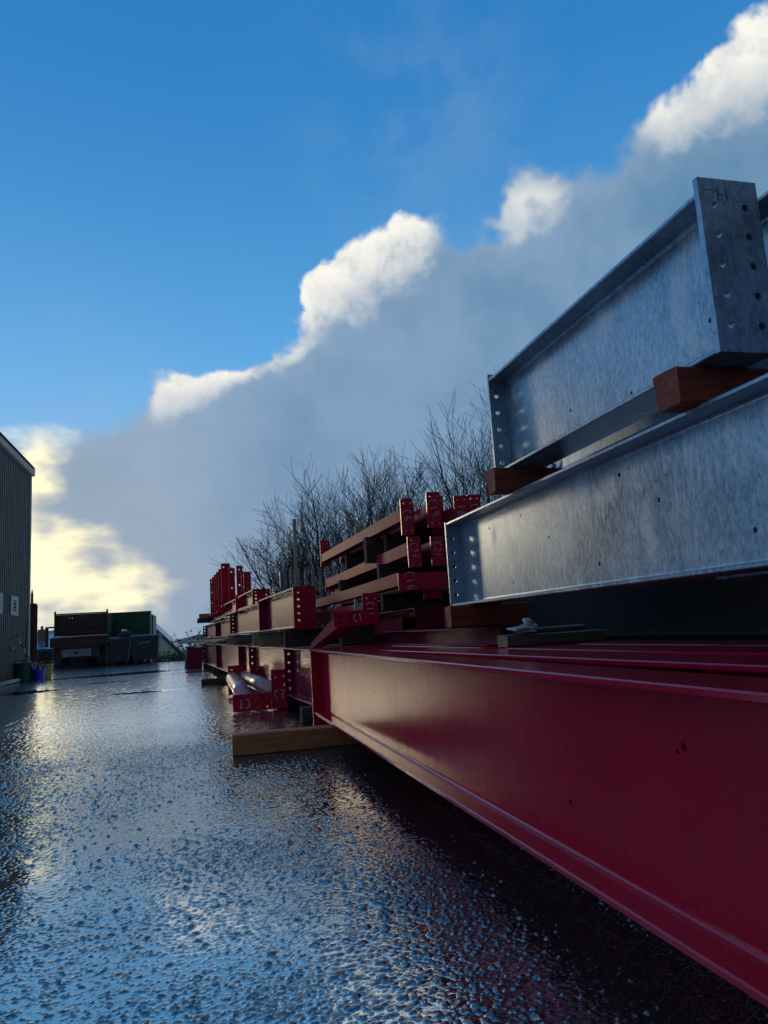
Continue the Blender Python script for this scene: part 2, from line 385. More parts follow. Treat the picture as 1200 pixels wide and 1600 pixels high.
# ------------------------------------------------------------------ beams
def flange_prof(w, tf, tw, r, up):
    c = min(.0045, tf*.25); m = w/2
    p = [(c, 0), (w - c, 0), (w, c), (w, tf - c), (w - c, tf), (m + tw/2 + r, tf)]
    p += [(m + tw/2 + r - r*math.sin(math.radians(a)), tf + r - r*math.cos(math.radians(a))) for a in (30, 60)] + [(m + tw/2 + .0005, tf + r)]
    p += [(m - tw/2 - .0005, tf + r)] + [(m - tw/2 - r + r*math.sin(math.radians(a)), tf + r - r*math.cos(math.radians(a))) for a in (60, 30)]
    p += [(m - tw/2 - r, tf), (c, tf), (0, tf - c), (0, c)]
    return p if up else [(a, -z) for a, z in p]
def hole_grid(us, vs, r, n=12): return [circ(u, v, r, n) for u in us for v in vs]
def end_plate(parent, y, w, z0, z1, t, us, vs, r, mat, x0=0.0, name='end_plate'):
    return link(name, slab(name, rect(x0, x0 + w, z0, z1), hole_grid(us, vs, r), t), mat, parent, (0, y, 0))
def beam(label, loc, rotz, L, depth, width, mat, tf=.02, tw=.014, web_holes=(), near=None, far=None, stiff=(), group=None, tilt=0.0, rail=None, r=.016, name='steel_beam'):
    """I-beam, left flange edge at local x=0, bottom at z=0, running along local +Y."""
    root = thing(name, label, 'beam', loc, (tilt, 0, math.radians(rotz)), group)
    link('bottom_flange', extrude('bottom_flange', flange_prof(width, tf, tw, r, True), L), rail or mat, root)
    link('top_flange', extrude('top_flange', flange_prof(width, tf, tw, r, False), L), rail or mat, root, (0, 0, depth))
    link('web', slab('web', rect(0, L, tf + .001, depth - tf - .001), [circ(a, b, q, 10) for a, b, q in web_holes], tw, 'YZ'), mat, root, (width/2 - tw/2, 0, 0))
    for y, d in (((-1), near), (1, far)):
        if d:
            t = d.get('t', .02); n = d.get('n', 5); z0, z1 = d.get('z', (-.004, depth + .004)); ex = d.get('ex', .004)
            m = d.get('m', (.16, .16)); ins = d.get('ins', width*.2)
            vs = [z0 + (z1 - z0)*m[0] + i*(z1 - z0)*(1 - m[0] - m[1])/(n - 1) for i in range(n)] if n > 1 else []
            p = end_plate(root, -t if y < 0 else L, width + 2*ex, z0, z1, t, (ins, width - ins) if n else (), vs, d.get('r', .013), d.get('mat', mat), -ex)
            if 'text' in d:
                for tx in d['text']: chalk(p, *tx[0], **tx[1])
    for s in stiff:
        for k in (0, 1):
            x0, x1 = ((.004, width/2 - tw/2 - .001), (width/2 + tw/2 + .001, width - .004))[k]
            link('stiffener', box('stiffener', x0, x1, s, s + .014, tf + .001, depth - tf - .001), mat, root)
    return root
def timber(label, x0, x1, y0, y1, z0, z1, mat='wood', group=None, name='timber_bearer', rotz=0.0, cat='timber'):
    L = x1 - x0
    bm = bmesh.new(); n = max(2, int(L/.25)); w, h = y1 - y0, z1 - z0; rows = []
    for i in range(n + 1):
        e = rng.uniform(-.004, .004); f = rng.uniform(-.003, .003); c = .008
        pr = [(c, 0), (w - c, 0), (w, c), (w, h - c), (w - c, h), (c, h), (0, h - c), (0, c)]
        rows.append([bm.verts.new((L*i/n + (rng.uniform(-.006, .006) if i in (0, n) else 0), a + e, z + (f if z > h*.5 else 0) + rng.uniform(-.0015, .0015)*(z > h*.5))) for a, z in pr])
    for r0, r1 in zip(rows, rows[1:]):
        for k in range(8): bm.faces.new((r0[k], r0[(k + 1) % 8], r1[(k + 1) % 8], r1[k]))
    bm.faces.new(rows[0]); bm.faces.new(rows[-1][::-1])
    o = link(name, from_bm(name, bm), mat, None, (x0, y0, z0), (0, 0, math.radians(rotz)))
    return tag(o, label, cat, group)

# ------------------------------------------------------------------ ground
def hsh(i, j, s):
    n = (i.astype(np.int64)*374761393 + j.astype(np.int64)*668265263 + s*974634777) & 0x7fffffff
    n = ((n ^ (n >> 13))*1274126177) & 0x7fffffff
    n = ((n ^ (n >> 16))*2246822519) & 0x7fffffff
    return ((n ^ (n >> 15)) & 0xffffff)/float(0xffffff)
def vnoise(x, y, s):
    i = np.floor(x); j = np.floor(y); fx = x - i; fy = y - j; fx = fx*fx*(3 - 2*fx); fy = fy*fy*(3 - 2*fy)
    a, b, c, d = hsh(i, j, s), hsh(i + 1, j, s), hsh(i, j + 1, s), hsh(i + 1, j + 1, s)
    return (a*(1 - fx) + b*fx)*(1 - fy) + (c*(1 - fx) + d*fx)*fy
def fbm(x, y, s, o=4):
    t = 0; a = .5
    for k in range(o): t = t + a*vnoise(x*2**k, y*2**k, s + k); a *= .5
    return t/(1 - .5**o)
def chips(x, y, cell, r0, r1, h0, h1, s):
    gx, gy = x/cell, y/cell; i0, j0 = np.floor(gx), np.floor(gy); out = np.zeros_like(x)
    for di in (-1, 0, 1):
        for dj in (-1, 0, 1):
            i, j = i0 + di, j0 + dj
            cx, cy = i + hsh(i, j, s), j + hsh(i, j, s + 1); R = r0 + (r1 - r0)*hsh(i, j, s + 2); Hh = h0 + (h1 - h0)*hsh(i, j, s + 3)**2
            an = hsh(i, j, s + 4)*3.1416; dx, dy = (gx - cx)*cell, (gy - cy)*cell
            u = dx*np.cos(an) + dy*np.sin(an); v = (-dx*np.sin(an) + dy*np.cos(an))*1.35
            q = np.clip(1 - (u*u + v*v)/(R*R), 0, 1)
            out = np.maximum(out, Hh*np.sqrt(q))
    return out
def sst(v, a, b): t = np.clip((v - a)/(b - a), 0, 1); return t*t*(3 - 2*t)
def build_ground():
    xs = np.concatenate([np.array([-4000, -1500, -600, -250, -120, -70, -45, -30, -22, -17]), np.arange(-13, -5, .10), np.arange(-5, -2.3, .035), np.arange(-2.3, 1.25, .0050), np.arange(1.25, 4, .06),
                         np.arange(4, 14, .5), np.array([14, 20, 30, 45, 70, 120, 250, 600, 1500, 4000.])])
    ys = [-4000, -1000, -300, -100, -40, -15, -6, -3, -1.5, -.5, .3, .8, 1.0]
    y = 1.1
    while y < 37:
        ys.append(y); y += max(.0045, .0021*y*min(1 + max(y - 7, 0)/8, 2.1))
    ys = np.concatenate([np.array(ys), np.array([37.5, 38.5, 40, 42, 45, 50, 57, 65, 80, 110, 160, 260, 500, 1000, 2200, 4500.])])
    X, Y = np.meshgrid(xs, ys); nx, ny = len(xs), len(ys)
    x, y = X.ravel(), Y.ravel()
    near = (1 - sst(y, 6.0, 9.5))*(y > 1.0)*(x > -3)*(x < 1.3)
    mid_b = sst(y, 5.5, 8.5)*(1 - sst(y, 12, 17))*(x > -6)*(x < 3); far_b = sst(y, 10.5, 15)*(1 - sst(y, 32, 37))*(x > -12)*(x < 4)
    c = np.zeros_like(x); sel = near > 0
    xn, yn = x[sel], y[sel]
    patch = .55 + .9*fbm(xn*1.7, yn*1.2, 61, 3)
    sparse = chips(xn, yn, .055, .004, .0165, .001, .0120, 11)
    c[sel] = np.maximum(np.maximum(chips(xn, yn, .0138, .0046, .0094, .0012, .0078, 21)*patch, sparse), chips(xn, yn, .0105, .004, .0068, .001, .0048, 31)) + .0020*fbm(xn*40, yn*40, 51, 2)
    cf = np.zeros_like(x); sm = mid_b > 0; cf[sm] = (chips(x[sm], y[sm], .048, .016, .032, .0012, .0055, 41) + .003*fbm(x[sm]*5, y[sm]*5, 43, 3))*mid_b[sm]
    sf = far_b > 0; cf[sf] = np.maximum(cf[sf], (chips(x[sf], y[sf], .115, .04, .08, .0015, .0080, 45) + .004*fbm(x[sf]*3, y[sf]*2, 47, 3))*far_b[sf])
    # water level: higher on the left and in hollows
    big = fbm(x*.55 + 3, y*.33 + 1, 71, 4); mid = fbm(x*2.3, y*1.5, 81, 3)
    L = .0040 + .0065*(big - .5) + .0040*(mid - .5) - .0012*sst(x, -.2, .9)
    pud = np.zeros_like(x)
    wob = (fbm(x*.9, y*.7, 91, 4) - .5)
    for cx, cy, a, b, an in ((-2.9, 23.4, 2.3, .75, .12), (-1.2, 24.3, 1.3, .35, .0), (-4.0, 17.3, 1.2, .9, .1), (-2.2, 19.2, .5, .22, 0), (-.3, 21.6, .9, .4, 0),
                             (-.9, 14.5, .8, .3, 0), (-1.9, 6.2, .35, .5, 0)):
        dx, dy = x - cx, y - cy; u = dx*math.cos(an) + dy*math.sin(an); v = -dx*math.sin(an) + dy*math.cos(an)
        pud = np.maximum(pud, sst(1.0 - np.sqrt((u/a)**2 + (v/b)**2) + wob*1.1, 0, .22))
    L = L + pud*.0012; c = c*(1 - .75*pud)
    k = .00045
    d = (c - L)/k
    hgt = L + k*np.log1p(np.exp(np.clip(d, -30, 30)))
    hgt = np.where(d > 30, c, hgt)
    z = hgt*near + cf*(1 - pud)
    wat_near = sst(L - c, -.0004, .0008)
    wat = wat_near*near + (1 - near)*np.maximum(pud, .0)
    # the yard ends and the land falls away behind it
    z = z - 7.0*sst(y, 38, 75) - .25*sst(y, 33, 38)
    z = z - 3.0*sst(-x, 16, 40)*0
    co = np.empty((nx*ny, 3)); co[:, 0] = x; co[:, 1] = y; co[:, 2] = z - .006
    idx = np.arange(nx*ny).reshape(ny, nx)
    q = np.stack([idx[:-1, :-1], idx[:-1, 1:], idx[1:, 1:], idx[1:, :-1]], -1).reshape(-1, 4)
    me = bpy.data.meshes.new('ground')
    me.vertices.add(len(co)); me.vertices.foreach_set('co', co.ravel().astype(np.float32))
    me.loops.add(q.size); me.loops.foreach_set('vertex_index', q.ravel().astype(np.int32))
    me.polygons.add(len(q)); me.polygons.foreach_set('loop_start', np.arange(0, q.size, 4, dtype=np.int32))
    me.polygons.foreach_set('use_smooth', np.ones(len(q), bool))
    at = me.attributes.new('wat', 'FLOAT', 'POINT'); at.data.foreach_set('value', wat.astype(np.float32))
    me.update(); me.validate()
    m, N, p = new_mat('wet_tarmac')
    pos = N.n('ShaderNodeNewGeometry').outputs['Position']
    wa = N.n('ShaderNodeAttribute', attribute_name='wat').outputs['Fac']
    sp = N.n('ShaderNodeSeparateXYZ'); N.put(sp.inputs[0], pos); yy = sp.outputs[1]
    farf = N.ss(yy, 5.0, 9.5)
    v = N.n('ShaderNodeTexVoronoi'); N.put(v.inputs['Vector'], pos); v.inputs['Scale'].default_value = 42
    n1 = N.noise(pos, 30, 5, .6); n2 = N.noise(pos, 1.1, 5, .6); n3 = N.noise(pos, 220, 3, .6)
    h = N.m('ADD', N.m('MULTIPLY', v.outputs['Distance'], -.5), n1)
    dry = N.m('SUBTRACT', 1.0, wa)
    film = N.ss(n2, .38, .62)
    base = N.mix(n1, (.010, .011, .012), (.034, .034, .036))
    base = N.mix(wa, base, (.018, .020, .022))
    base = N.mix(N.ss(yy, 36, 44), base, (.05, .06, .03))
    rough = N.m('ADD', .03, N.m('MULTIPLY', dry, N.m('ADD', .06, N.m('MULTIPLY', n3, .14))))
    setp(N, p, Base_Color=base, Roughness=rough, IOR=N.m('ADD', 3.4, N.m('MULTIPLY', farf, 3.4)))
    n4 = N.noise(pos, 55, 2, .6)
    gr = N.m('MULTIPLY', dry, N.m('ADD', N.m('MULTIPLY', N.m('SUBTRACT', 1.0, farf), .66), N.m('MULTIPLY', N.ss(n4, .40, .60), .14)))
    N.put(p.inputs['Specular IOR Level'], N.m('SUBTRACT', .95, gr))
    bs = N.m('MULTIPLY', N.m('MULTIPLY', dry, N.m('SUBTRACT', .16, N.m('MULTIPLY', farf, .155))), N.m('ADD', .6, N.m('MULTIPLY', film, -.35)))
    bump(N, p, N.m('ADD', h, N.m('MULTIPLY', n3, .35)), bs, .02)
    return struct(link('ground', me, m))
build_ground()

# distant hill
def build_hill():
    bm = bmesh.new(); n = 60; r = []
    for i in range(n + 1):
        x = -1500 + 3000*i/n; z = 14 + 14*math.sin(i*.35) + 9*math.sin(i*.83 + 1) + 5*math.sin(i*1.9)
        r.append((bm.verts.new((x, 1500, -10)), bm.verts.new((x, 1600, z*.55)), bm.verts.new((x, 1750, z)), bm.verts.new((x, 2100, -10))))
    for a, b in zip(r, r[1:]):
        for k in range(3): bm.faces.new((a[k], b[k], b[k + 1], a[k + 1]))
    struct(link('hill', from_bm('hill', bm, True), 'hill'))
build_hill()

# ------------------------------------------------------------------ shed
def build_shed():
    t = thing('metal_shed', 'tall dark corrugated metal shed at the left edge of the yard', 'shed', (-5.03, 24.8, 0))
    prof = []; y = -4.2; pitch = .20
    while y < -.12:
        prof += [(0, y), (0, y + .07), (-.035, y + .10), (-.035, y + .17)]; y += pitch
    prof.append((0, -.10))
    bm = bmesh.new(); a = [bm.verts.new((x, yy, .10)) for x, yy in prof]; b = [bm.verts.new((x, yy, 6.30)) for x, yy in prof]
    for i in range(len(prof) - 1): bm.faces.new((a[i], a[i + 1], b[i + 1], b[i]))
    link('side_wall', from_bm('side_wall', bm), 'cladding', t)
    for nm, yw in (('rear_wall', -.10), ('front_wall', -4.2)):
        bm = bmesh.new(); prof2 = []
        x = -.05
        while x > -9.9: prof2 += [(x, yw), (x - .07, yw), (x - .10, yw - .03), (x - .17, yw - .03)]; x -= pitch
        a = [bm.verts.new((px, py, .10)) for px, py in prof2]
        b = [bm.verts.new((px, py, 6.30 + 1.2*(1 - abs(px + 5)/5))) for px, py in prof2]
        for i in range(len(prof2) - 1): bm.faces.new((a[i], a[i + 1], b[i + 1], b[i]))
        link(nm, from_bm(nm, bm), 'cladding', t)
    link('corner_trim', box('corner_trim', -.16, .03, -.12, .03, .05, 6.30, .01), 'trim', t)
    link('eaves_trim', box('eaves_trim', -.10, .10, -4.35, .12, 6.30, 6.50, .02), 'trim', t)
    link('plinth', box('plinth', -9.95, -.01, -4.15, -.13, 0, .10), 'greymetal', t)
    bm = bmesh.new(); r = [[bm.verts.new((x, yy, z)) for x, z in ((.12, 6.49), (-5, 7.72), (-10.1, 6.49))] for yy in (-4.4, .15)]
    u = [[bm.verts.new((v.co.x, v.co.y, v.co.z + .06)) for v in q] for q in r]
    for k in (0, 1):
        bm.faces.new((r[0][k], r[0][k + 1], r[1][k + 1], r[1][k])); bm.faces.new((u[0][k], u[0][k + 1], u[1][k + 1], u[1][k]))
    link('roof', from_bm('roof', bm), 'cladding', t)
    for y0 in (-2.42, -4.18):
        v = link('vent', slab('vent', rect(y0, y0 + .85, 1.86, 2.40), [rect(y0 + .30, y0 + .60, 1.98, 2.28)], .03, 'YZ'), 'trim', t, (.003, 0, 0))
        link('vent_dark_sheet', box('vent_dark_sheet', -.002, .002, y0 + .29, y0 + .61, 1.97, 2.29), 'hole', v)  # near-black sheet stands in for the shade inside the vent
        for k in range(3):
            link('louvre', box('louvre', -.05, .05, y0 + .30, y0 + .60, -.008, .008), 'white', v, (.03, 0, 2.04 + k*.09), (0, .5, 0))
    link('tap_pipe', tube('tap_pipe', [(.05, -.55, .12), (.05, -.55, 1.7), (.12, -.62, 1.72)], .018, 6), 'greymetal', t)
    link('bracket', box('bracket', 0, .08, -2.5, -2.1, .93, .97), 'greymetal', t)
    link('bracket', box('bracket', 0, .08, -1.9, -1.5, .52, .56), 'greymetal', t)
build_shed()
o = link('drain_pipe', tube('drain_pipe', [(-4.85, 20.8, .07), (-4.86, 22.6, .07), (-4.9, 23.2, .06)], .05, 8), 'trim'); tag(o, 'pale pipe lying along the foot of the shed wall', 'pipe')

def tub(name, label, x, y, r0, r1, h, mat, grp=None):
    t = thing(name, label, 'tub', (x, y, 0), (0, 0, rng.uniform(0, 6)), grp)
    bm = bmesh.new(); n = 20; prof = [(r0*.9, .0), (r0, .02), (r1*.97, h*.82), (r1*1.03, h*.84), (r1*1.05, h), (r1*.98, h), (r1*.93, h*.82), (r0*.9, .05)]
    rings = [[bm.verts.new((r*math.cos(2*math.pi*k/n), r*math.sin(2*math.pi*k/n), z)) for k in range(n)] for r, z in prof]
    for a, b in zip(rings, rings[1:]):
        for k in range(n): bm.faces.new((a[k], a[(k + 1) % n], b[(k + 1) % n], b[k]))
    bm.faces.new(rings[0]); bm.faces.new(rings[-1])
    link('bucket', from_bm('bucket', bm, True), mat, t)
    for s in (-1, 1):
        link('handle', tube('handle', [(s*r1*1.0, -.09, h - .02), (s*r1*1.03, -.08, h + .06), (s*r1*1.03, .08, h + .06), (s*r1*1.0, .09, h - .02)], .014, 6), mat, t)
tub('barrel_tub', 'large dark green tub against the shed corner', -4.80, 23.2, .27, .31, .52, 'green_tub')
tub('plastic_tub', 'small blue tub in front of the shed corner', -4.40, 23.1, .14, .175, .32, 'blue_tub')
tub('plastic_tub', 'yellow tub with handles standing behind the blue one', -4.46, 24.5, .14, .19, .42, 'yellow_tub')
t = thing('broom_pole', 'black and white banded pole leaning from the blue tub against the shed', 'pole', (-4.40, 23.1, .05))
PA, PB = Vector((0, 0, 0)), Vector((-.58, -.35, 1.36))
for i in range(7):
    f0, f1 = ((0, .42), (.42, .55), (.55, .64), (.64, .74), (.74, .86), (.86, .96), (.96, 1))[i]
    link('pole_band', tube('pole_band', [PA.lerp(PB, f0), PA.lerp(PB, f1)], .017, 8), ('white', 'rubber')[i % 2], t)
# dark column beyond the shed
t = thing('dark_column', 'dark rusty steel column standing beyond the shed corner', 'column', (-5.36, 27, 0))
link('shaft', box('shaft', -.13, .10, -.12, .12, 0, 2.40, .01), 'rust', t)
link('side_rail', box('side_rail', .102, .14, -.05, .05, 0, 2.36), 'rust', t)
link('spike', tube('spike', [(-.03, 0, 2.401), (-.03, 0, 2.70), (-.03, 0, 2.88)], [.045, .045, .012], 6), 'rust', t)

# ------------------------------------------------------------------ lorry, skip, bins
t = thing('flatbed_lorry', 'dark rusty lorry seen from behind with a perforated tailboard', 'lorry', (-6.05, 34, 0))
hol = [circ(.62 + .115*i + (.057 if j % 2 else 0), 1.92 + .09*j, .015, 6) for i in range(13) for j in range(3)]
link('tailboard', slab('tailboard', rect(.20, 2.28, 1.36, 2.24), hol, .05), 'rust', t)
link('top_rail', box('top_rail', .16, 2.30, -.03, .08, 2.245, 2.30, .01), 'rust', t)
for x in (.18, 2.26): link('post', box('post', x - .035, x + .035, -.06, -.002, 1.34, 2.40), 'dark', t)
link('cross_rail', box('cross_rail', -.19, 2.30, -.14, -.065, 1.70, 1.77, .01), 'rust', t)
link('side_frame', box('side_frame', -.19, -.06, -.14, -.065, .92, 1.698, .01), 'rust', t)
link('pale_ledge', box('pale_ledge', .12, 2.30, -.20, -.08, 1.295, 1.33, .006), 'trim', t)
link('rear_panel', box('rear_panel', .0, 2.32, -.16, -.02, .88, 1.29, .01), 'rust', t)
link('side_wall', box('side_wall', .20, .26, .06, 4.5, 1.36, 2.2), 'dark', t)
link('side_wall', box('side_wall', 2.22, 2.28, .06, 4.5, 1.36, 2.2), 'dark', t)
link('deck', box('deck', .0, 2.32, -.01, 5.0, 1.06, 1.28), 'dark', t)
link('bumper', slab('bumper', rect(.48, 1.64, .47, .78, .02), [circ(1.05, .62, .07, 12)], .05), 'greymetal', t, (0, -.20, 0))
link('chassis', box('chassis', .35, 1.95, -.10, 5.2, .42, 1.055), 'dark', t)
for x in (.02, 1.80):
    for y in (.1, 1.3):
        bm = bmesh.new(); pr = [(.30, .0), (.44, .02), (.46, .06), (.46, .34), (.44, .38), (.30, .40)]; n = 20; rg = []
        for rr, a in pr: rg.append([bm.verts.new((x + a, y + .5 + rr*math.cos(2*math.pi*k/n), .462 + rr*math.sin(2*math.pi*k/n))) for k in range(n)])
        for a, b in zip(rg, rg[1:]):
            for k in range(n): bm.faces.new((a[k], a[(k + 1) % n], b[(k + 1) % n], b[k]))
        bm.faces.new(rg[0]); bm.faces.new(rg[-1])
        link('wheel', from_bm('wheel', bm), 'rubber', t)
for x in (.2, 2.0): link('tail_lamp', box('tail_lamp', x, x + .16, -.20, -.162, .93, 1.02, .01), 'rust', t)
link('cab', box('cab', .1, 2.2, 5.3, 7.2, .6, 2.33, .08), 'dark', t)

t = thing('waste_skip', 'dark green steel skip with ribbed sides behind the bins', 'skip', (-4.02, 36.5, 0))
link('end_wall', box('end_wall', 0, 1.86, 0, .05, .25, 2.22), 'green', t)
link('side_wall', box('side_wall', 0, .05, .052, 5, .25, 2.22), 'green', t); link('side_wall', box('side_wall', 1.81, 1.86, .052, 5, .25, 2.22), 'green', t)
link('floor_panel', box('floor_panel', .052, 1.808, .052, 5, .25, .32), 'green', t)
link('rim', box('rim', -.04, 1.90, -.06, .07, 2.221, 2.33, .012), 'green', t)
for x in (.0, .66, 1.74): link('rib', box('rib', x, x + .12, -.06, -.002, .25, 2.22, .008), 'green', t)
for z in (.9, 1.45, 1.98): link('ridge', box('ridge', .125, .655, -.035, -.002, z, z + .07, .006), 'green', t); link('ridge', box('ridge', .785, 1.735, -.035, -.002, z, z + .07, .006), 'green', t)
link('ladder_post', box('ladder_post', 1.90, 1.97, .1, .2, .3, 2.10), 'dark', t)
for x in (.3, 1.4): link('skid', box('skid', x, x + .16, -.02, 5, 0, .25), 'dark', t)

def wheelie(label, x, y, w, h, lidrot, mark):
    t = thing('wheelie_bin', label, 'bin', (x, y, 0), (0, 0, rng.uniform(-.06, .06)), 'wheelie bins by the skip')
    bm = bmesh.new(); z0 = .16; d = .78
    lo = [bm.verts.new(p) for p in ((.08, .10, z0), (w - .08, .10, z0), (w - .08, d - .1, z0), (.08, d - .1, z0))]
    mi = [bm.verts.new(p) for p in ((.0, .0, h - .22), (w, .0, h - .22), (w, d, h - .22), (.0, d, h - .22))]
    hi = [bm.verts.new(p) for p in ((.0, .0, h - .10), (w, .0, h - .10), (w, d, h - .10), (.0, d, h - .10))]
    for a, b in ((lo, mi), (mi, hi)):
        for k in range(4): bm.faces.new((a[k], a[(k + 1) % 4], b[(k + 1) % 4], b[k]))
    bm.faces.new(lo); bm.faces.new(hi)
    bmesh.ops.bevel(bm, geom=bm.edges[:], offset=.03, segments=2, affect='EDGES')
    link('body', from_bm('body', bm), 'black', t)
    link('rim', box('rim', -.05, w + .05, -.05, d + .05, h - .155, h - .098, .012), 'black', t)
    link('lid', extrude('lid', [(-.03, 0), (d + .03, 0), (d + .02, .05), (d*.75, .10), (d*.25, .10), (-.02, .05)], w + .04, 'X', -.02), 'black', t, (0, 0, h - .097), (lidrot, 0, 0))
    for a in (.14, w - .14):
        for b in (.16, d - .16):
            link('wheel', tube('wheel', [(a - .025, b, .09), (a + .025, b, .09)], .09, 12), 'rubber', t)
    for k in range(3): link('rib', box('rib', w*(.2 + .3*k) - .03, w*(.2 + .3*k) + .03, .012, .04, .42, h - .25, .006), 'black', t)
    if mark:
        for k in range(6): link('printed_mark', box('printed_mark', .30 + k*.085, .36 + k*.085, -.004, .002, h - .40 + .006*k, h - .34 + .012*k), 'greymetal', t)
    link('handle', tube('handle', [(-.06, .2, h - .2), (-.11, .25, h - .2), (-.11, .5, h - .2), (-.06, .55, h - .2)], .018, 6), 'black', t)
wheelie('large dark wheelie bin with a faint pale print, right of the pair', -2.78, 33.2, 1.14, 1.22, 0, True)
wheelie('dark wheelie bin with a sagging lid, between the lorry and the other bin', -3.66, 33.35, .82, 1.16, .06, False)
# rubbish bag on the bins
def blobmesh(name, rx, ry, rz, amp, seed, sub=3):
    bm = bmesh.new(); bmesh.ops.create_icosphere(bm, subdivisions=sub, radius=1)
    rr = random.Random(seed); ph = [(Vector((rr.gauss(0, 1), rr.gauss(0, 1), rr.gauss(0, 1)))*2.6, rr.uniform(0, 6)) for _ in range(9)]
    for v in bm.verts:
        s = 1 + amp*sum(math.sin(v.co.dot(a) + b) for a, b in ph)/3
        v.co = Vector((v.co.x*rx*s, v.co.y*ry*s, max(v.co.z*rz*s, -rz*.8)))
    return from_bm(name, bm, True)
o = link('rubbish_bag', blobmesh('rubbish_bag', .26, .22, .15, .35, 3), 'black', None, (-3.05, 33.8, 1.27)); tag(o, 'crumpled black rubbish bag on top of the bins', 'bag')
o = link('plastic_scrap', blobmesh('plastic_scrap', .10, .07, .06, .5, 5, 2), 'foil', None, (-3.05, 33.55, 1.44)); tag(o, 'small pale scrap of plastic lying on the rubbish bag', 'scrap')

# houses below the yard
def house(label, x0, x1, y0, y1, z0, ze, zr, ridge_along_y, chimney=None, slate='slate'):
    t = thing('house', label, 'house', (x0, y0, z0)); w, d, e, rz = x1 - x0, y1 - y0, ze - z0, zr - z0
    bm = bmesh.new()
    if ridge_along_y:
        pr = [(0, 0), (w, 0), (w, e), (w/2, rz), (0, e)]; me = extrude('wall', pr, d)
        rp = [(-.25, e - .1), (w/2, rz + .06), (w + .25, e - .1), (w + .25, e + .06), (w/2, rz + .22), (-.25, e + .06)]; mr = extrude('roof', rp, d + .5, 'Y', -.25)
    else:
        pr = [(0, 0), (d, 0), (d, e), (d/2, rz), (0, e)]; me = extrude('wall', pr, w, 'X')
        rp = [(-.25, e - .1), (d/2, rz + .06), (d + .25, e - .1), (d + .25, e + .06), (d/2, rz + .22), (-.25, e + .06)]; mr = extrude('roof', rp, w + .5, 'X', -.25)
    bm.free()
    link('wall', me, 'render', t); rf = link('roof', mr, slate, t)
    if chimney:
        cx, cy, cw, ch = chimney
        c = link('chimney', box('chimney', cx, cx + cw, cy, cy + .5, rz - .5, rz + ch, .02), 'brick', rf)
        link('chimney_pot', tube('chimney_pot', [(cx + cw*.5, cy + .25, rz + ch), (cx + cw*.5, cy + .25, rz + ch + .3)], [.12, .10], 8), 'brick', rf)
    return t
house('cream rendered house with a dark sloping roof behind the bins', -6.3, -.60, 48, 58, -7, -.55, 2.45, True)
house('slate roofed house with a chimney seen between shed and lorry', -20, -9.5, 66, 78, -7, .70, 1.9, False, (6.6, 3.5, .6, .6))

t = thing('boundary_wall', 'low dark stone wall at the end of the yard behind the lorry', 'wall', (-15, 38.2, -.22))
for j in range(5):
    xx = 0.0 if j % 2 else -.2
    while xx < 12.7:
        wd = rng.uniform(.35, .6); x1 = min(xx + wd, 12.75)
        if x1 - max(xx, 0) > .08: link('stone', box('stone', max(xx, 0), x1 - .015, rng.uniform(0, .03), .35, j*.20, j*.20 + .185, .02), 'dark', t)
        xx += wd
link('core', box('core', .02, 12.7, .05, .34, 0, .98), 'dark', t)
link('coping', box('coping', -.02, 12.78, -.05, .40, 1.0, 1.08, .02), 'dark', t)
# far dull red steel column stub at the end of the row
t = thing('steel_stub', 'short dark red steel box section on end past the far stack', 'steel stub', (-.40, 24.2, 0), (0, 0, .1))
link('box_section', extrude('box_section', [(0, 0), (.50, 0), (.52, .62), (.06, .66)], .5), 'red_far', t)
link('cap_plate', box('cap_plate', .03, .54, -.02, .52, .662, .685), 'galv', t)

# ------------------------------------------------------------------ near red beams on the ground
ZB = .157
T1 = timber('long brown timber bearer sticking out from under the nearest red beam', .24, 2.9, 5.93, 6.08, 0, .155)
timber('dark timber bearer lying under the red beams beside the camera', .95, 3.0, .30, .45, 0, .155, 'wood_dark')
hA = [(3.093, .42, .010), (3.70, .17, .010), (4.307, .42, .006), (5.463, .41, .006), (3.12, .405, .006), (5.0, .30, .005), (6.3, .33, .006)]
beam('long glossy dark red steel beam nearest the camera, filling the right foreground', (1.01, -1.5, ZB), 0, 8.4, .581, .22, 'red', .022, .016,
     rail='red_wet', web_holes=hA, far=dict(n=0, z=(-.12, .583), ex=.006, t=.022))
beam('red steel beam lying second from the front, wet top flange', (1.60, -1.2, ZB), 2.6, 7.9, .581, .30, 'red', .022, .016, rail='red_wet', far=dict(n=0))
beam('red steel beam lying third from the front under the galvanised beams', (1.98, -1.2, ZB), 2.6, 12.6, .581, .30, 'red', .022, .016, rail='red_wet')
beam('red steel beam lying fourth from the front under the galvanised beams', (2.38, -1.2, ZB), 2.6, 13.0, .581, .30, 'red', .022, .016, rail='red_wet')
beam('filler beam coloured shade black at the back of the near stack, lower of two', (2.90, -1.0, ZB), 1.0, 9.0, .581, .28, 'shade_black', .022, .016)  # rear pair added to block the sky, with shade put into its colour
beam('filler beam coloured shade black at the back of the near stack, upper of two', (2.86, -1.0, .741), 1.0, 8.0, .581, .28, 'shade_black', .022, .016)

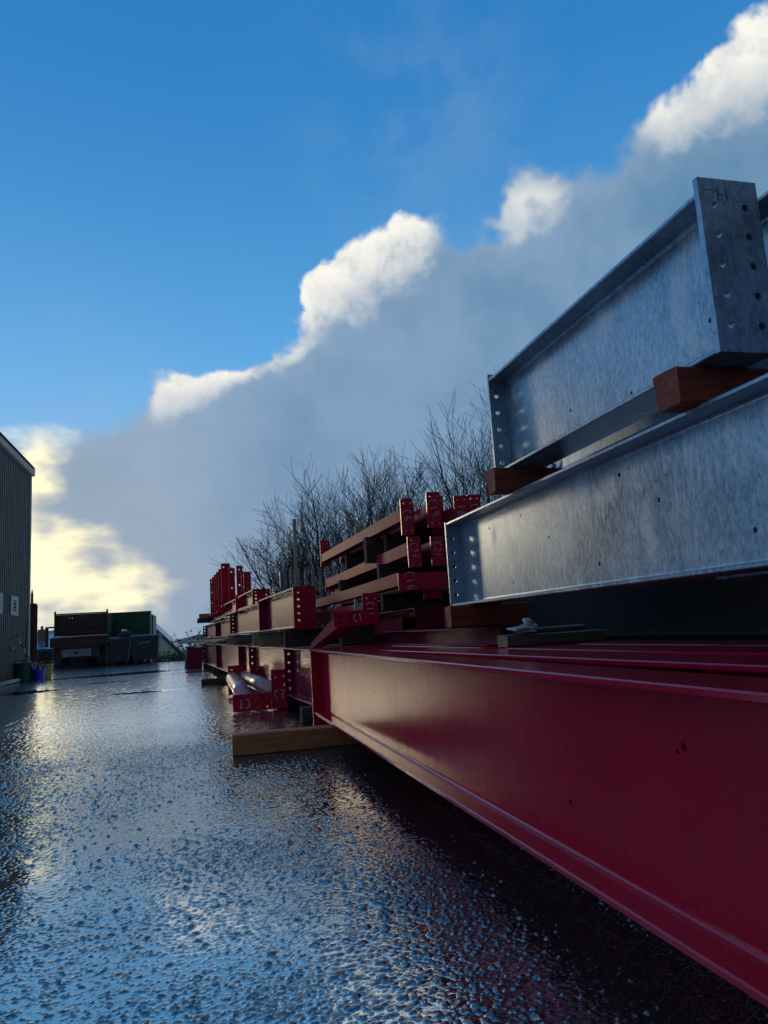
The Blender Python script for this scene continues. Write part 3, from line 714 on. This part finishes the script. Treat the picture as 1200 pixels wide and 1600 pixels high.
# things lying on the near red beams
beam('low dark red beam lying on the red beams under the timber spacer', (1.76, 4.42, .741), 1.5, 4.2, .118, .20, 'red_far', .010, .008, r=.006)
timber('red brown timber under the far end of the lower galvanised beam', 1.61, 2.16, 4.62, 4.76, .870, 1.015, 'wood_red')
timber('dark timber under the near end of the lower galvanised beam', 1.55, 2.85, .15, .30, .865, 1.015, 'wood_dark')
timber('dark packing timber lying under another at the near end', 1.5, 2.9, .12, .30, .741, .863, 'wood_dark')
timber('split weathered plank lying on the red beams beneath the galvanised beam', 1.77, 2.42, 4.10, 4.26, .741, .812, 'wood_wet', name='timber_plank', cat='plank')
timber('thin dark board lying on the weathered plank', 1.90, 2.30, 4.13, 4.25, .814, .846, 'wood_wet', name='timber_board', cat='board')
o = link('plastic_wrap', blobmesh('plastic_wrap', .085, .05, .022, .55, 9), 'foil', None, (1.90, 4.14, .838)); tag(o, 'crumpled silvery plastic wrap hanging on the plank end', 'plastic wrap')
o = link('plastic_wrap', blobmesh('plastic_wrap', .035, .03, .02, .6, 12), 'foil', None, (1.95, 4.16, .872)); tag(o, 'small knot of clear plastic on top of the board', 'plastic wrap')

# ------------------------------------------------------------------ galvanised beams
GW = .23
hL = [(2.631, .335), (2.118, .136), (3.639, .315), (3.148, .12), (4.454, .479), (3.97, .489), (4.155, .102), (1.6, .40), (2.9, .5)]
beam('lower galvanised steel beam with drilled web resting on red brown timber', (1.75, -1.2, 1.017), 0, 6.2, .602, GW, 'galv', .020, .013,
     web_holes=[(a + 1.2, b, .011 if a < 3.5 else .008) for a, b in hL], far=dict(n=5, r=.014, ins=.042, m=(.14, .20)))
timber('short red brown timber block between the galvanised beams, far end', 1.645, 2.10, 3.80, 3.93, 1.621, 1.757, 'wood_red', name='timber_block')
timber('red brown timber block between the galvanised beams, near end', 1.665, 2.62, 2.17, 2.30, 1.621, 1.757, 'wood_red', name='timber_block')
up = beam('upper galvanised steel beam with a drilled end plate facing the camera', (1.75, 2.055, 1.763), 0, 1.96, .60, GW, 'galv', .020, .013,
     web_holes=[(.68, .085, .009), (1.215, .17, .008), (.14, .185, .011)],
     near=dict(n=5, r=.0145, z=(-.004, .645), m=(.15, .16), ins=.052, t=.024, ex=.008,
               text=[(('H', .09, .585, .055, 0), dict(thick=.004, mat='greymetal', w=.05)), (('V', .16, .575, .065, 0), dict(thick=.003, mat='greymetal', rot=-60, w=.05)), (('I', .04, .60, .05, 0), dict(thick=.003, mat='greymetal', rot=90))]),
     far=dict(n=5, r=.0145, z=(-.004, .625), m=(.12, .22), ins=.042))
for s in (.02, 1.90):  # weld beads down the end plates
    pass
beam('second galvanised beam at the right edge beside the upper one', (2.13, 1.2, 1.763), 0, 2.9, .69, GW, 'galv', .020, .013)
beam('second galvanised beam deep in shadow behind the lower one', (2.22, -1.2, 1.017), 0, 4.0, .585, GW, 'galv', .020, .013)

# ------------------------------------------------------------------ middle stack of columns
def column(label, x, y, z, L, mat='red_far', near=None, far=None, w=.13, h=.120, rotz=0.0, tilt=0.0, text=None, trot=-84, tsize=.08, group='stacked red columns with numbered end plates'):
    """H section on its side: flange faces look left and right; near / far = (x0, x1, z0, z1) plates around the section."""
    root = thing('steel_column', label, 'column', (x, y, z), (tilt, 0, math.radians(rotz)), group)
    tf, tw = .010, .008
    for nm, a in (('flange', 0.0), ('flange', w - tf)): link(nm, box('flange', a, a + tf, 0, L, 0, h, .0015), 'rail', root)
    link('web', box('web', tf + .001, w - tf - .001, 0, L, h/2 - tw/2, h/2 + tw/2), mat, root)
    for nm, d, yy in (('near', near, -.018), ('far', far, L)):
        if d:
            x0, x1, z0, z1 = d; W_, H_ = x1 - x0, z1 - z0
            if W_ < H_: us, vs = (x0 + W_*.25, x0 + W_*.75), (z0 + H_*.12, z0 + H_*.88)
            else: us, vs = (x0 + W_*.10, x0 + W_*.55, x0 + W_*.70, x0 + W_*.88), (z0 + H_*.5,)
            p = link('end_plate', slab('end_plate', rect(x0, x1, z0, z1), hole_grid(us, vs, .0105, 8), .017), 'red', root, (0, yy, 0))
            if nm == 'near' and text:
                chalk(p, text, x0 + W_*(.5 if W_ < H_ else .25), z0 + H_*.55, tsize, 0, trot + rng.uniform(-9, 9), .0048)
    return root
Y0 = 6.5
column('red steel column on top of the stack, end plate chalked C6', 1.842, Y0, 1.865, 4.6, near=(-.004, .118, -.135, .20), far=(-.01, .14, -.06, .34), tilt=.015, text='C6')
column('red steel column on top of the stack, end plate chalked C19', 2.085, Y0 - .05, 1.885, 4.4, near=(-.006, .128, -.10, .235), far=(0, .13, -.05, .2), tilt=.012, text='C19')
column('red steel column on top of the stack between two chalked ones, plain plate', 2.225, Y0 + .25, 1.88, 4.3, near=(-.006, .12, -.11, .26), far=(0, .13, -.05, .2), tilt=.012)
column('red steel column on top of the stack, end plate chalked C18', 2.34, Y0 - .1, 1.86, 4.2, near=(-.010, .13, -.09, .21), far=(0, .13, -.05, .2), tilt=.010, text='18')
column('red steel column on top of the stack, end plate chalked C2, rightmost', 2.49, Y0 - .05, 1.86, 4.2, near=(-.006, .125, -.09, .23), far=(0, .13, -.05, .2), tilt=.010, text='C2')
column('red steel column in the middle layer, end plate chalked C27', 1.888, Y0, 1.545, 4.55, near=(-.004, .122, -.115, .168), far=(-.01, .14, -.06, .12), text='C27', tsize=.07)
column('red steel column in the middle layer, end plate chalked C21', 2.112, Y0, 1.545, 4.5, near=(-.004, .124, -.11, .165), far=(-.01, .14, -.06, .12), text='C21', tsize=.07)
column('red steel column in the middle layer, at the right behind the galvanised beam', 2.36, Y0, 1.545, 4.5, near=(-.004, .124, -.11, .165), far=(-.01, .14, -.06, .12))
column('red steel column in the lower layer, wide end plate chalked C16', 1.775, Y0, 1.265, 4.8, near=(.0, .465, -.045, .115), far=(0, .14, -.05, .12), text='C16', tsize=.085)
column('red steel column in the lower layer with a plate under C16', 2.07, Y0 + .2, 1.24, 4.6, near=(.0, .18, -.10, .06), far=(0, .14, -.05, .12))
for (yy, i) in ((7.45, 0), (9.6, 1)):
    w_ = ('near end', 'far end')[i]
    timber('dark timber spacer under the top layer of columns, ' + w_, 1.93, 2.68, yy, yy + .10, 1.652 + .015*(yy - 6.5), 1.864 + .015*(yy - 6.5), 'wood_dark', 'spacers in the column stack', 'timber_spacer')
    timber('dark timber spacer under the middle layer of columns, ' + w_, 1.80, 2.68, yy - .15, yy - .05, 1.373, 1.543, 'wood_dark', 'spacers in the column stack', 'timber_spacer')
    timber('dark timber spacer under the lowest layer of columns, ' + w_, 1.85, 2.68, yy - .05, yy + .06, 1.07, 1.238, 'wood_dark', 'spacers in the column stack', 'timber_spacer')
timber('stub of dark timber pushed under the top column', 1.78, 1.95, 7.75, 7.84, 1.60, 1.885, 'wood_dark', None, 'timber_stub')
timber('grey timber block poking up behind the top columns', 1.93, 2.05, 8.9, 9.0, 2.01, 2.17, 'wood_grey', None, 'timber_block')
timber('grey timber block poking up beside the C19 plate', 2.00, 2.07, 6.9, 7.0, 1.99, 2.16, 'wood_grey', None, 'timber_block')
beam('dull red filler beam added behind the stacked columns, lower of two', (2.74, 6.4, .741), 1.0, 8.6, .56, .26, 'red_far', .018, .012)  # this pair is added to block sky showing between the column layers
beam('dull red filler beam added behind the stacked columns, upper of two', (2.74, 6.5, 1.304), 1.0, 8.4, .46, .26, 'red_far', .018, .012)
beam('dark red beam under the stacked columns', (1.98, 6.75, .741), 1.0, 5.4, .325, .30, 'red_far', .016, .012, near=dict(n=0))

# loose pieces in front of the stack
t = thing('bracket_piece', 'red steel bracket with crossed end plates chalked C1, leaning on the red beams', 'bracket', (1.13, 6.28, .742))
p = link('end_plate', slab('end_plate', rect(0, .315, .185, .312), hole_grid((.05, .145), (.215, .275), .0125, 10), .016), 'red', t, (0, 0, 0), (0, math.radians(-2.0), 0))
chalk(p, 'C1', .215, .25, .06, 0, 10, .006)
bm = bmesh.new()
f = [(.03, .02, .188), (.27, .02, .188), (.27, .02, .20), (.03, .02, .20)]
a = [bm.verts.new(q) for q in ((.03, .018, .182), (.27, .018, .182), (.27, .018, .30), (.03, .018, .30))]
b = [bm.verts.new(q) for q in ((-.10, .75, .0), (.01, .75, .0), (.01, .75, .05), (-.10, .75, .05))]
for k in range(4): bm.faces.new((a[k], a[(k + 1) % 4], b[(k + 1) % 4], b[k]))
bm.faces.new(a); bm.faces.new(b)
link('haunch', from_bm('haunch', bm), 'rail', t)
t = thing('steel_stub', 'red steel stub with an upright end plate chalked C11, below the C16 column', 'steel stub', (1.415, 6.42, .93))
p = link('end_plate', slab('end_plate', rect(0, .142, -.0, .28), hole_grid((.035, .108), (.045, .235), .011, 8), .016), 'red', t)
chalk(p, 'C11', .07, .14, .06, 0, -90, .006)
link('section', box('section', .01, .13, .018, 3.2, .06, .20, .003), 'rail', t)
link('gusset', extrude('gusset', [(-.075, .12), (-.002, .12), (-.002, .16), (-.075, .235)], .012), 'galv', t, (0, -.02, 0))
timber('dark timber spacer under the stub chalked C11', 1.36, 1.75, 7.2, 7.32, .741, .985, 'wood_dark', None, 'timber_spacer')
t = thing('hollow_section', 'red hollow steel section with an open black end beside the bracket', 'hollow section', (1.735, 6.3, .865), (-.045, 0, math.radians(3.2)))
bm = bmesh.new(); o_, i_ = rect(0, .16, 0, .115), rect(.008, .152, .008, .107)
rr = [[bm.verts.new((x, y, z)) for x, z in q] for q, y in ((i_, 2.3), (i_, 0), (o_, 0), (o_, 2.3))]
for q0, q1 in zip(rr, rr[1:] + rr[:1]):
    for k in range(4): bm.faces.new((q0[k], q0[(k + 1) % 4], q1[(k + 1) % 4], q1[k]))
link('tube_wall', from_bm('tube_wall', bm), 'rail', t)

# ------------------------------------------------------------------ far stack
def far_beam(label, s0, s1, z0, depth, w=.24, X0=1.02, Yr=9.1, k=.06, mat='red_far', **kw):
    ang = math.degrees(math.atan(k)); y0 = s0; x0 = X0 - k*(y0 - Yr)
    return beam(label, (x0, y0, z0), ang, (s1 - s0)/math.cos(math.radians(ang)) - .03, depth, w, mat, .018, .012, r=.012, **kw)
G2 = 'red beams in the far stack'
fp = dict(n=5, r=.016, ins=.05, m=(.14, .14), t=.018)
far_beam('dull red beam on the ground just past the nearest beam, drilled end', 7.05, 9.22, ZB, .57, far=fp, group=G2)
far_beam('dull red beam on the ground behind the tube pieces', 9.28, 12.65, ZB, .575, far=fp, group=G2)
far_beam('grey red beam with stiffeners at the far end of the ground row', 12.75, 23.9, ZB, .58, far=dict(n=4, r=.02, ins=.05), stiff=(1.5, 6.4), group=G2)
for i, y in enumerate((7.6, 11.3, 15.1, 19.5, 23.2)):
    x = 1.02 - .06*(y - 9.1)
    if i in (0, 2):
        timber(('dark timber bearer under the ground row just past the nearest beam', '', 'short dark timber bearer sticking out left of the far stack')[i], x - (.12 if i == 0 else .62), x + .9, y, y + .12, 0, .112 if i == 2 else .155, 'wood_dark')
    else:
        timber('dark timber bearer under the far ground row, ' + {1: 'behind the tube pieces', 3: 'midway along', 4: 'at the far end'}[i], x - .05, x + .9, y, y + .12, 0, .155, 'wood_dark')
    if i > 0:
        timber('weathered timber between the far ground row and the next layer, ' + ('', 'nearest', 'second', 'third', 'farthest')[i], x - .10, x + .8, y, y + .10, .742, .93, 'wood_grey', None, 'timber_spacer')
nearp = dict(n=5, r=.014, ins=.05, m=(.20, .14), t=.02, mat='red')
far_beam('deep red beam with a five hole end plate on the second layer', 8.16, 10.9, .945, .455, X0=1.02, Yr=8.2, near=nearp, far=dict(n=0), group=G2)
far_beam('dull red beam on the second layer behind the five hole plate', 10.95, 15.0, .940, .42, X0=1.02, Yr=8.2, far=fp, group=G2)
far_beam('dull red beam near the far end of the second layer', 15.05, 22.9, .900, .36, X0=1.02, Yr=8.2, far=dict(n=4, r=.022, ins=.05), stiff=(3.5,), group=G2)
far_beam('long dull red beam on the ground in the second row of the far stack', 7.3, 22.0, ZB, .57, X0=1.40, group=G2)
far_beam('long dull red beam on the second layer in the second row of the far stack', 11.2, 22.0, .94, .42, X0=1.40, Yr=8.2, group=G2)
timber('dark timber packing under the five hole plate', .95, 1.9, 8.5, 8.62, .742, .94, 'wood_dark', None, 'timber_spacer')
# third layer
far_beam('short red beam with a drilled end plate on top of the far stack', 11.55, 13.6, 1.365, .235, w=.27, X0=1.02, Yr=8.2, near=dict(n=4, r=.015, ins=.05, t=.016, mat='red'), group=G2)
far_beam('short dark red beam on top of the far stack below the upright plates', 13.7, 16.6, 1.34, .24, w=.24, X0=1.00, Yr=8.2, near=dict(n=2, r=.015, ins=.05, t=.016, z=(-.03, .30), mat='red'), group=G2)
far_beam('dark red beam at the far end of the top layer', 16.7, 20.4, 1.30, .20, w=.24, X0=1.00, Yr=8.2, far=dict(n=2, r=.02, ins=.05), group=G2)
ups = [(19.2, 1.40, 2.375, 0), (18.55, 1.40, 2.375, 0), (17.95, 1.40, 2.38, 0), (17.35, 1.42, 2.39, 0), (16.75, 1.44, 2.40, 0), (16.1, 1.44, 2.46, .0), (15.5, 1.46, 2.30, .10), (15.0, 1.50, 2.30, .20), (14.4, 1.52, 2.12, .22), (13.0, 1.60, 2.0, .10)]
ordl = ['farthest and leftmost', 'second from the left', 'third from the left', 'fourth from the left', 'fifth from the left', 'sixth from the left, tallest', 'seventh from the left', 'eighth from the left', 'ninth from the left', 'nearest, standing apart at the right']
for (y, z0, z1, dx), od in zip(ups, ordl):
    x = 1.02 - .06*(y - 8.2) - .05 + dx; n = max(3, int((z1 - z0)/.22))
    o = link('upright_plate', slab('upright_plate', rect(0, .125 if dx else .19, 0, z1 - z0), hole_grid((.055,), [.10 + (z1 - z0 - .18)*i/(n - 1) for i in range(n)], .018, 8), .02), 'red', None, (x, y, z0))
    tag(o, 'drilled red steel plate standing upright on the far stack, ' + od, 'steel plate', 'upright plates on the far stack')
timber('brown timber end sticking out left under the top layer, upper', .03, .75, 20.6, 20.75, 1.44, 1.56, 'wood', None, 'timber_end')
timber('dark timber end sticking out left under the top layer, lower', -.02, .75, 20.55, 20.72, 1.31, 1.435, 'wood_dark', None, 'timber_end')
# loose laths between the layers
lath = [(.50, 13.2, .84, 2.7, 7), (.55, 13.0, .87, 2.5, 4), (.58, 13.6, .90, 2.3, 2), (.48, 14.4, .85, 2.6, 5), (.44, 15.2, .82, 2.4, 1), (.40, 16.5, .81, 2.6, -2), (.22, 18.2, .79, 2.8, 3), (.14, 19.6, .77, 2.6, -1), (.06, 20.8, .75, 2.0, 2)]
lo = ['nearest of the pile', 'second in the pile', 'uppermost', 'third in the pile', 'fourth in the pile', 'in the middle of the pile', 'thin one toward the far end', 'low one toward the far end', 'farthest']
for (x, y, z, L, a), wd in zip(lath, lo):
    o = timber('loose weathered batten on the far ground row, ' + wd, 0, L, 0, .07, 0, .022, 'wood_grey', 'loose battens on the far stack', 'wood_batten', cat='batten')
    o.location = (x, y, z); o.rotation_euler = (0, rng.uniform(-.02, .02), math.radians(90 + a*2))

# ------------------------------------------------------------------ tube pieces on the ground
def tube_piece(label, c0, c1, rad, near, far, text, trot, mirror, grp='short tube pieces on the wet ground', flip=1):
    y0 = c0[1]; t = thing('tube_piece', label, 'steel tube', (c0[0], y0, 0), (0, 0, 0), grp)
    link('tube', tube('tube', [(0, .018, c0[2]), (c1[0] - c0[0], c1[1] - y0, c1[2])], rad, 24), 'tube', t)
    for nm, d, yy in (('end_plate', near, 0.0), ('end_plate', far, c1[1] - y0)):
        x0, x1, z0, z1 = d; W_, H_ = x1 - x0, z1 - z0
        if yy > 0: hs = hole_grid((x0 + W_*.22, x0 + W_*.72), (z0 + H_*.85, z0 + H_*.6), .016, 10)
        elif W_ > H_: hs = hole_grid((x0 + W_*.64, x0 + W_*.88), (z0 + H_*.18, z0 + H_*.78), .015, 10)
        else: hs = [circ(x0 + W_*.28, z0 + H_*.80, .013), circ(x0 + W_*.82, z0 + H_*.82, .013), circ(x0 + W_*.28, z0 + H_*.60, .020), circ(x0 + W_*.86, z0 + H_*.60, .013)]
        p = link(nm, slab(nm, rect(x0, x1, z0, z1), hs, .02), 'red', t, (0, yy, 0), (0, 0, 0))
        if yy == 0: chalk(p, text, x0 + W_*(.30 if W_ > H_ else .5), z0 + H_*(.45 if W_ > H_ else .36), .10, 0, trot, .009)
tube_piece('left red tube piece on wet ground, near plate lying flat, chalked C7', (.56, 9.16, .12), (.50, 11.8, .265), .10, (-.18, .278, .012, .212), (-.13, .12, .02, .46), 'C7', 180, False)
tube_piece('right red tube piece on wet ground, near plate upright, chalked C7', (.90, 9.20, .22), (.66, 11.9, .27), .10, (-.055, .13, .012, .472), (-.12, .22, .10, .42), 'C7', 0, False)

# ------------------------------------------------------------------ fence, post, trees, scrub
t = thing('palisade_fence', 'grey palisade fence with pointed pales behind the far stack', 'fence', (1.75, 15.6, 0))
for i in range(22):
    x = i*.155; h = 2.28 + .03*math.sin(i*2.1)
    link('pale', extrude('pale', [(x, .0), (x + .065, .0), (x + .065, h - .08), (x + .0325, h), (x, h - .08)], .012), 'greymetal', t, (0, rng.uniform(-.004, .004), 0))
for z in (.5, 1.8): link('rail', box('rail', -.1, 3.5, .02, .06, z, z + .05), 'greymetal', t)
for x in (-.05, 2.8): link('fence_post', box('fence_post', x, x + .08, .065, .14, 0, 2.2), 'greymetal', t)
o = timber('tall thin pale wooden post standing up behind the far stack', 0, 3.25, 0, .07, 0, .07, 'wood_grey', None, 'wooden_post', cat='post'); o.location = (2.03, 15.2, 0); o.rotation_euler = (0, math.radians(-90), 0)

def tree(label, x, y, H, spread, seed, stems=3, lean=(0, 0), r0=.09, curl=.25, tw=1.0, zb=0.0):
    R_ = random.Random(seed); t = thing('bare_tree', label, 'tree', (x, y, zb), (0, 0, 0), 'bare trees behind the stacks')
    trunk, crown = bmesh.new(), bmesh.new(); cnt = [0]
    def grow(p, d, L, r, lev):
        n = 4 if lev < 2 else 3; pts = [p]; q = p; dd = d
        for i in range(n):
            dd = (dd + Vector((R_.gauss(0, 1), R_.gauss(0, 1), R_.gauss(0, .6)))*curl*.33 + Vector((0, 0, .07 if lev else .02))).normalized()
            q = q + dd*(L/n); pts.append(q)
        rad = [max(r*(1 - .62*i/n), .0042) for i in range(n + 1)]
        bm = trunk if lev == 0 else crown
        tube_pts(bm, pts, rad, 7 if lev == 0 else (5 if lev < 2 else 3), False); cnt[0] += 1
        if lev >= 3: return
        kids = (7, 7, 5)[lev]
        if lev >= 2: kids = max(2, int(kids*tw))
        for k in range(kids):
            f = R_.uniform(.22 if lev else .35, 1.0); i = min(int(f*n), n - 1); a = pts[i].lerp(pts[i + 1], f*n - i)
            az = R_.uniform(0, 6.283); base = (pts[i + 1] - pts[i]).normalized(); o1 = base.orthogonal().normalized(); o2 = base.cross(o1)
            an = R_.uniform(.35, .95)*(1.0 if lev else spread)
            nd = (base*math.cos(an) + (o1*math.cos(az) + o2*math.sin(az))*math.sin(an)); nd.z += .12; nd.normalize()
            grow(a, nd, L*R_.uniform(.50, .80)*(1.15 - .35*f), r*(1 - .62*f)*R_.uniform(.42, .6), lev + 1)
        if lev < 2: grow(pts[-1], dd, L*.55, rad[-1]*.9, lev + 1)
    for s in range(stems):
        az = s*6.283/stems + R_.uniform(-.5, .5); sp = R_.uniform(.10, .42)*spread if stems > 1 else 0
        d = Vector((math.cos(az)*sp + lean[0], math.sin(az)*sp + lean[1], 1)).normalized()
        grow(Vector((math.cos(az)*.08*stems, math.sin(az)*.08*stems, -.1)), d, H*R_.uniform(.46, .54), r0*R_.uniform(.7, 1.1), 0)
    link('trunk', from_bm('trunk', trunk, True), 'bark', t); link('crown', from_bm('crown', crown), 'twig', t)
tree('low spreading bare tree at the left end of the row behind the far stack', 3.0, 19, 4.2, 1.3, 21, 4, (-.14, 0), .08, .34)
tree('broad bare tree with many upright branches behind the wooden post', 3.6, 18, 5.6, 1.25, 5, 4, (0, 0), .085, .18)
tree('bare tree beside the broad one, above the stacked columns', 4.7, 18.5, 6.0, 1.1, 8, 3, (0, 0), .08, .18)
tree('thin bare tree above the C19 plates', 5.9, 18.5, 5.8, 1.1, 13, 3, (0, 0), .075, .18)
tree('dense bare tree just left of the galvanised beams', 7.2, 17.5, 6.9, 1.0, 17, 4, (.0, 0), .085, .16)
tree('tall bare tree mostly hidden behind the upper galvanised beam', 9.1, 17, 8.3, .8, 29, 3, (.02, 0), .10, .16, .8)
tree('small bare tree filling the gap behind the palisade fence', 3.5, 21, 4.8, 1.4, 33, 4, (-.1, 0), .07, .3)

def scrub(label, x, y, z, rx, ry, h, n, seed, cat='bush'):
    R_ = random.Random(seed); t = thing('scrub_bush', label, cat, (x, y, z)); st, lf = bmesh.new(), bmesh.new()
    for i in range(n):
        a = R_.uniform(0, 6.283); q = math.sqrt(R_.random()); p = Vector((math.cos(a)*q*rx, math.sin(a)*q*ry, 0)); d = Vector((R_.gauss(0, .35), R_.gauss(0, .35), 1)).normalized(); L = h*R_.uniform(.5, 1)
        pts = [p, p + d*L*.5 + Vector((R_.gauss(0, .05), 0, 0)), p + d*L]
        tube_pts(st, pts, [.02, .012, .005], 3, False)
        for k in range(14):
            c = p + d*L*R_.uniform(.15, 1) + Vector((R_.gauss(0, .14), R_.gauss(0, .14), R_.gauss(0, .1))); s = R_.uniform(.04, .09)
            u = Vector((R_.gauss(0, 1), R_.gauss(0, 1), R_.gauss(0, 1))).normalized(); v = u.orthogonal().normalized()
            lf.faces.new([lf.verts.new(c + w) for w in (u*s, v*s*.6, -u*s, -v*s*.6)])
    link('stems', from_bm('stems', st), 'twig', t); link('foliage', from_bm('foliage', lf), 'leaf', t)
scrub('straggly bush beside the cream house, left of the far stack', -.1, 38, -.6, .9, .9, 2.2, 46, 3)
scrub('low green scrub at the foot of the cream house wall', -1.1, 36.5, -.3, .9, .5, .75, 60, 4)
scrub('low scrub behind the far red stub', .6, 34, -.2, .9, .8, 1.5, 46, 6)
scrub('dark ivy bush at the foot of the fence behind the far stack', 2.6, 16.4, 0, 1.2, .6, 2.0, 120, 7)
scrub('dark undergrowth below the bare trees behind the columns', 5.0, 17.0, 0, 2.2, .7, 1.9, 160, 8)
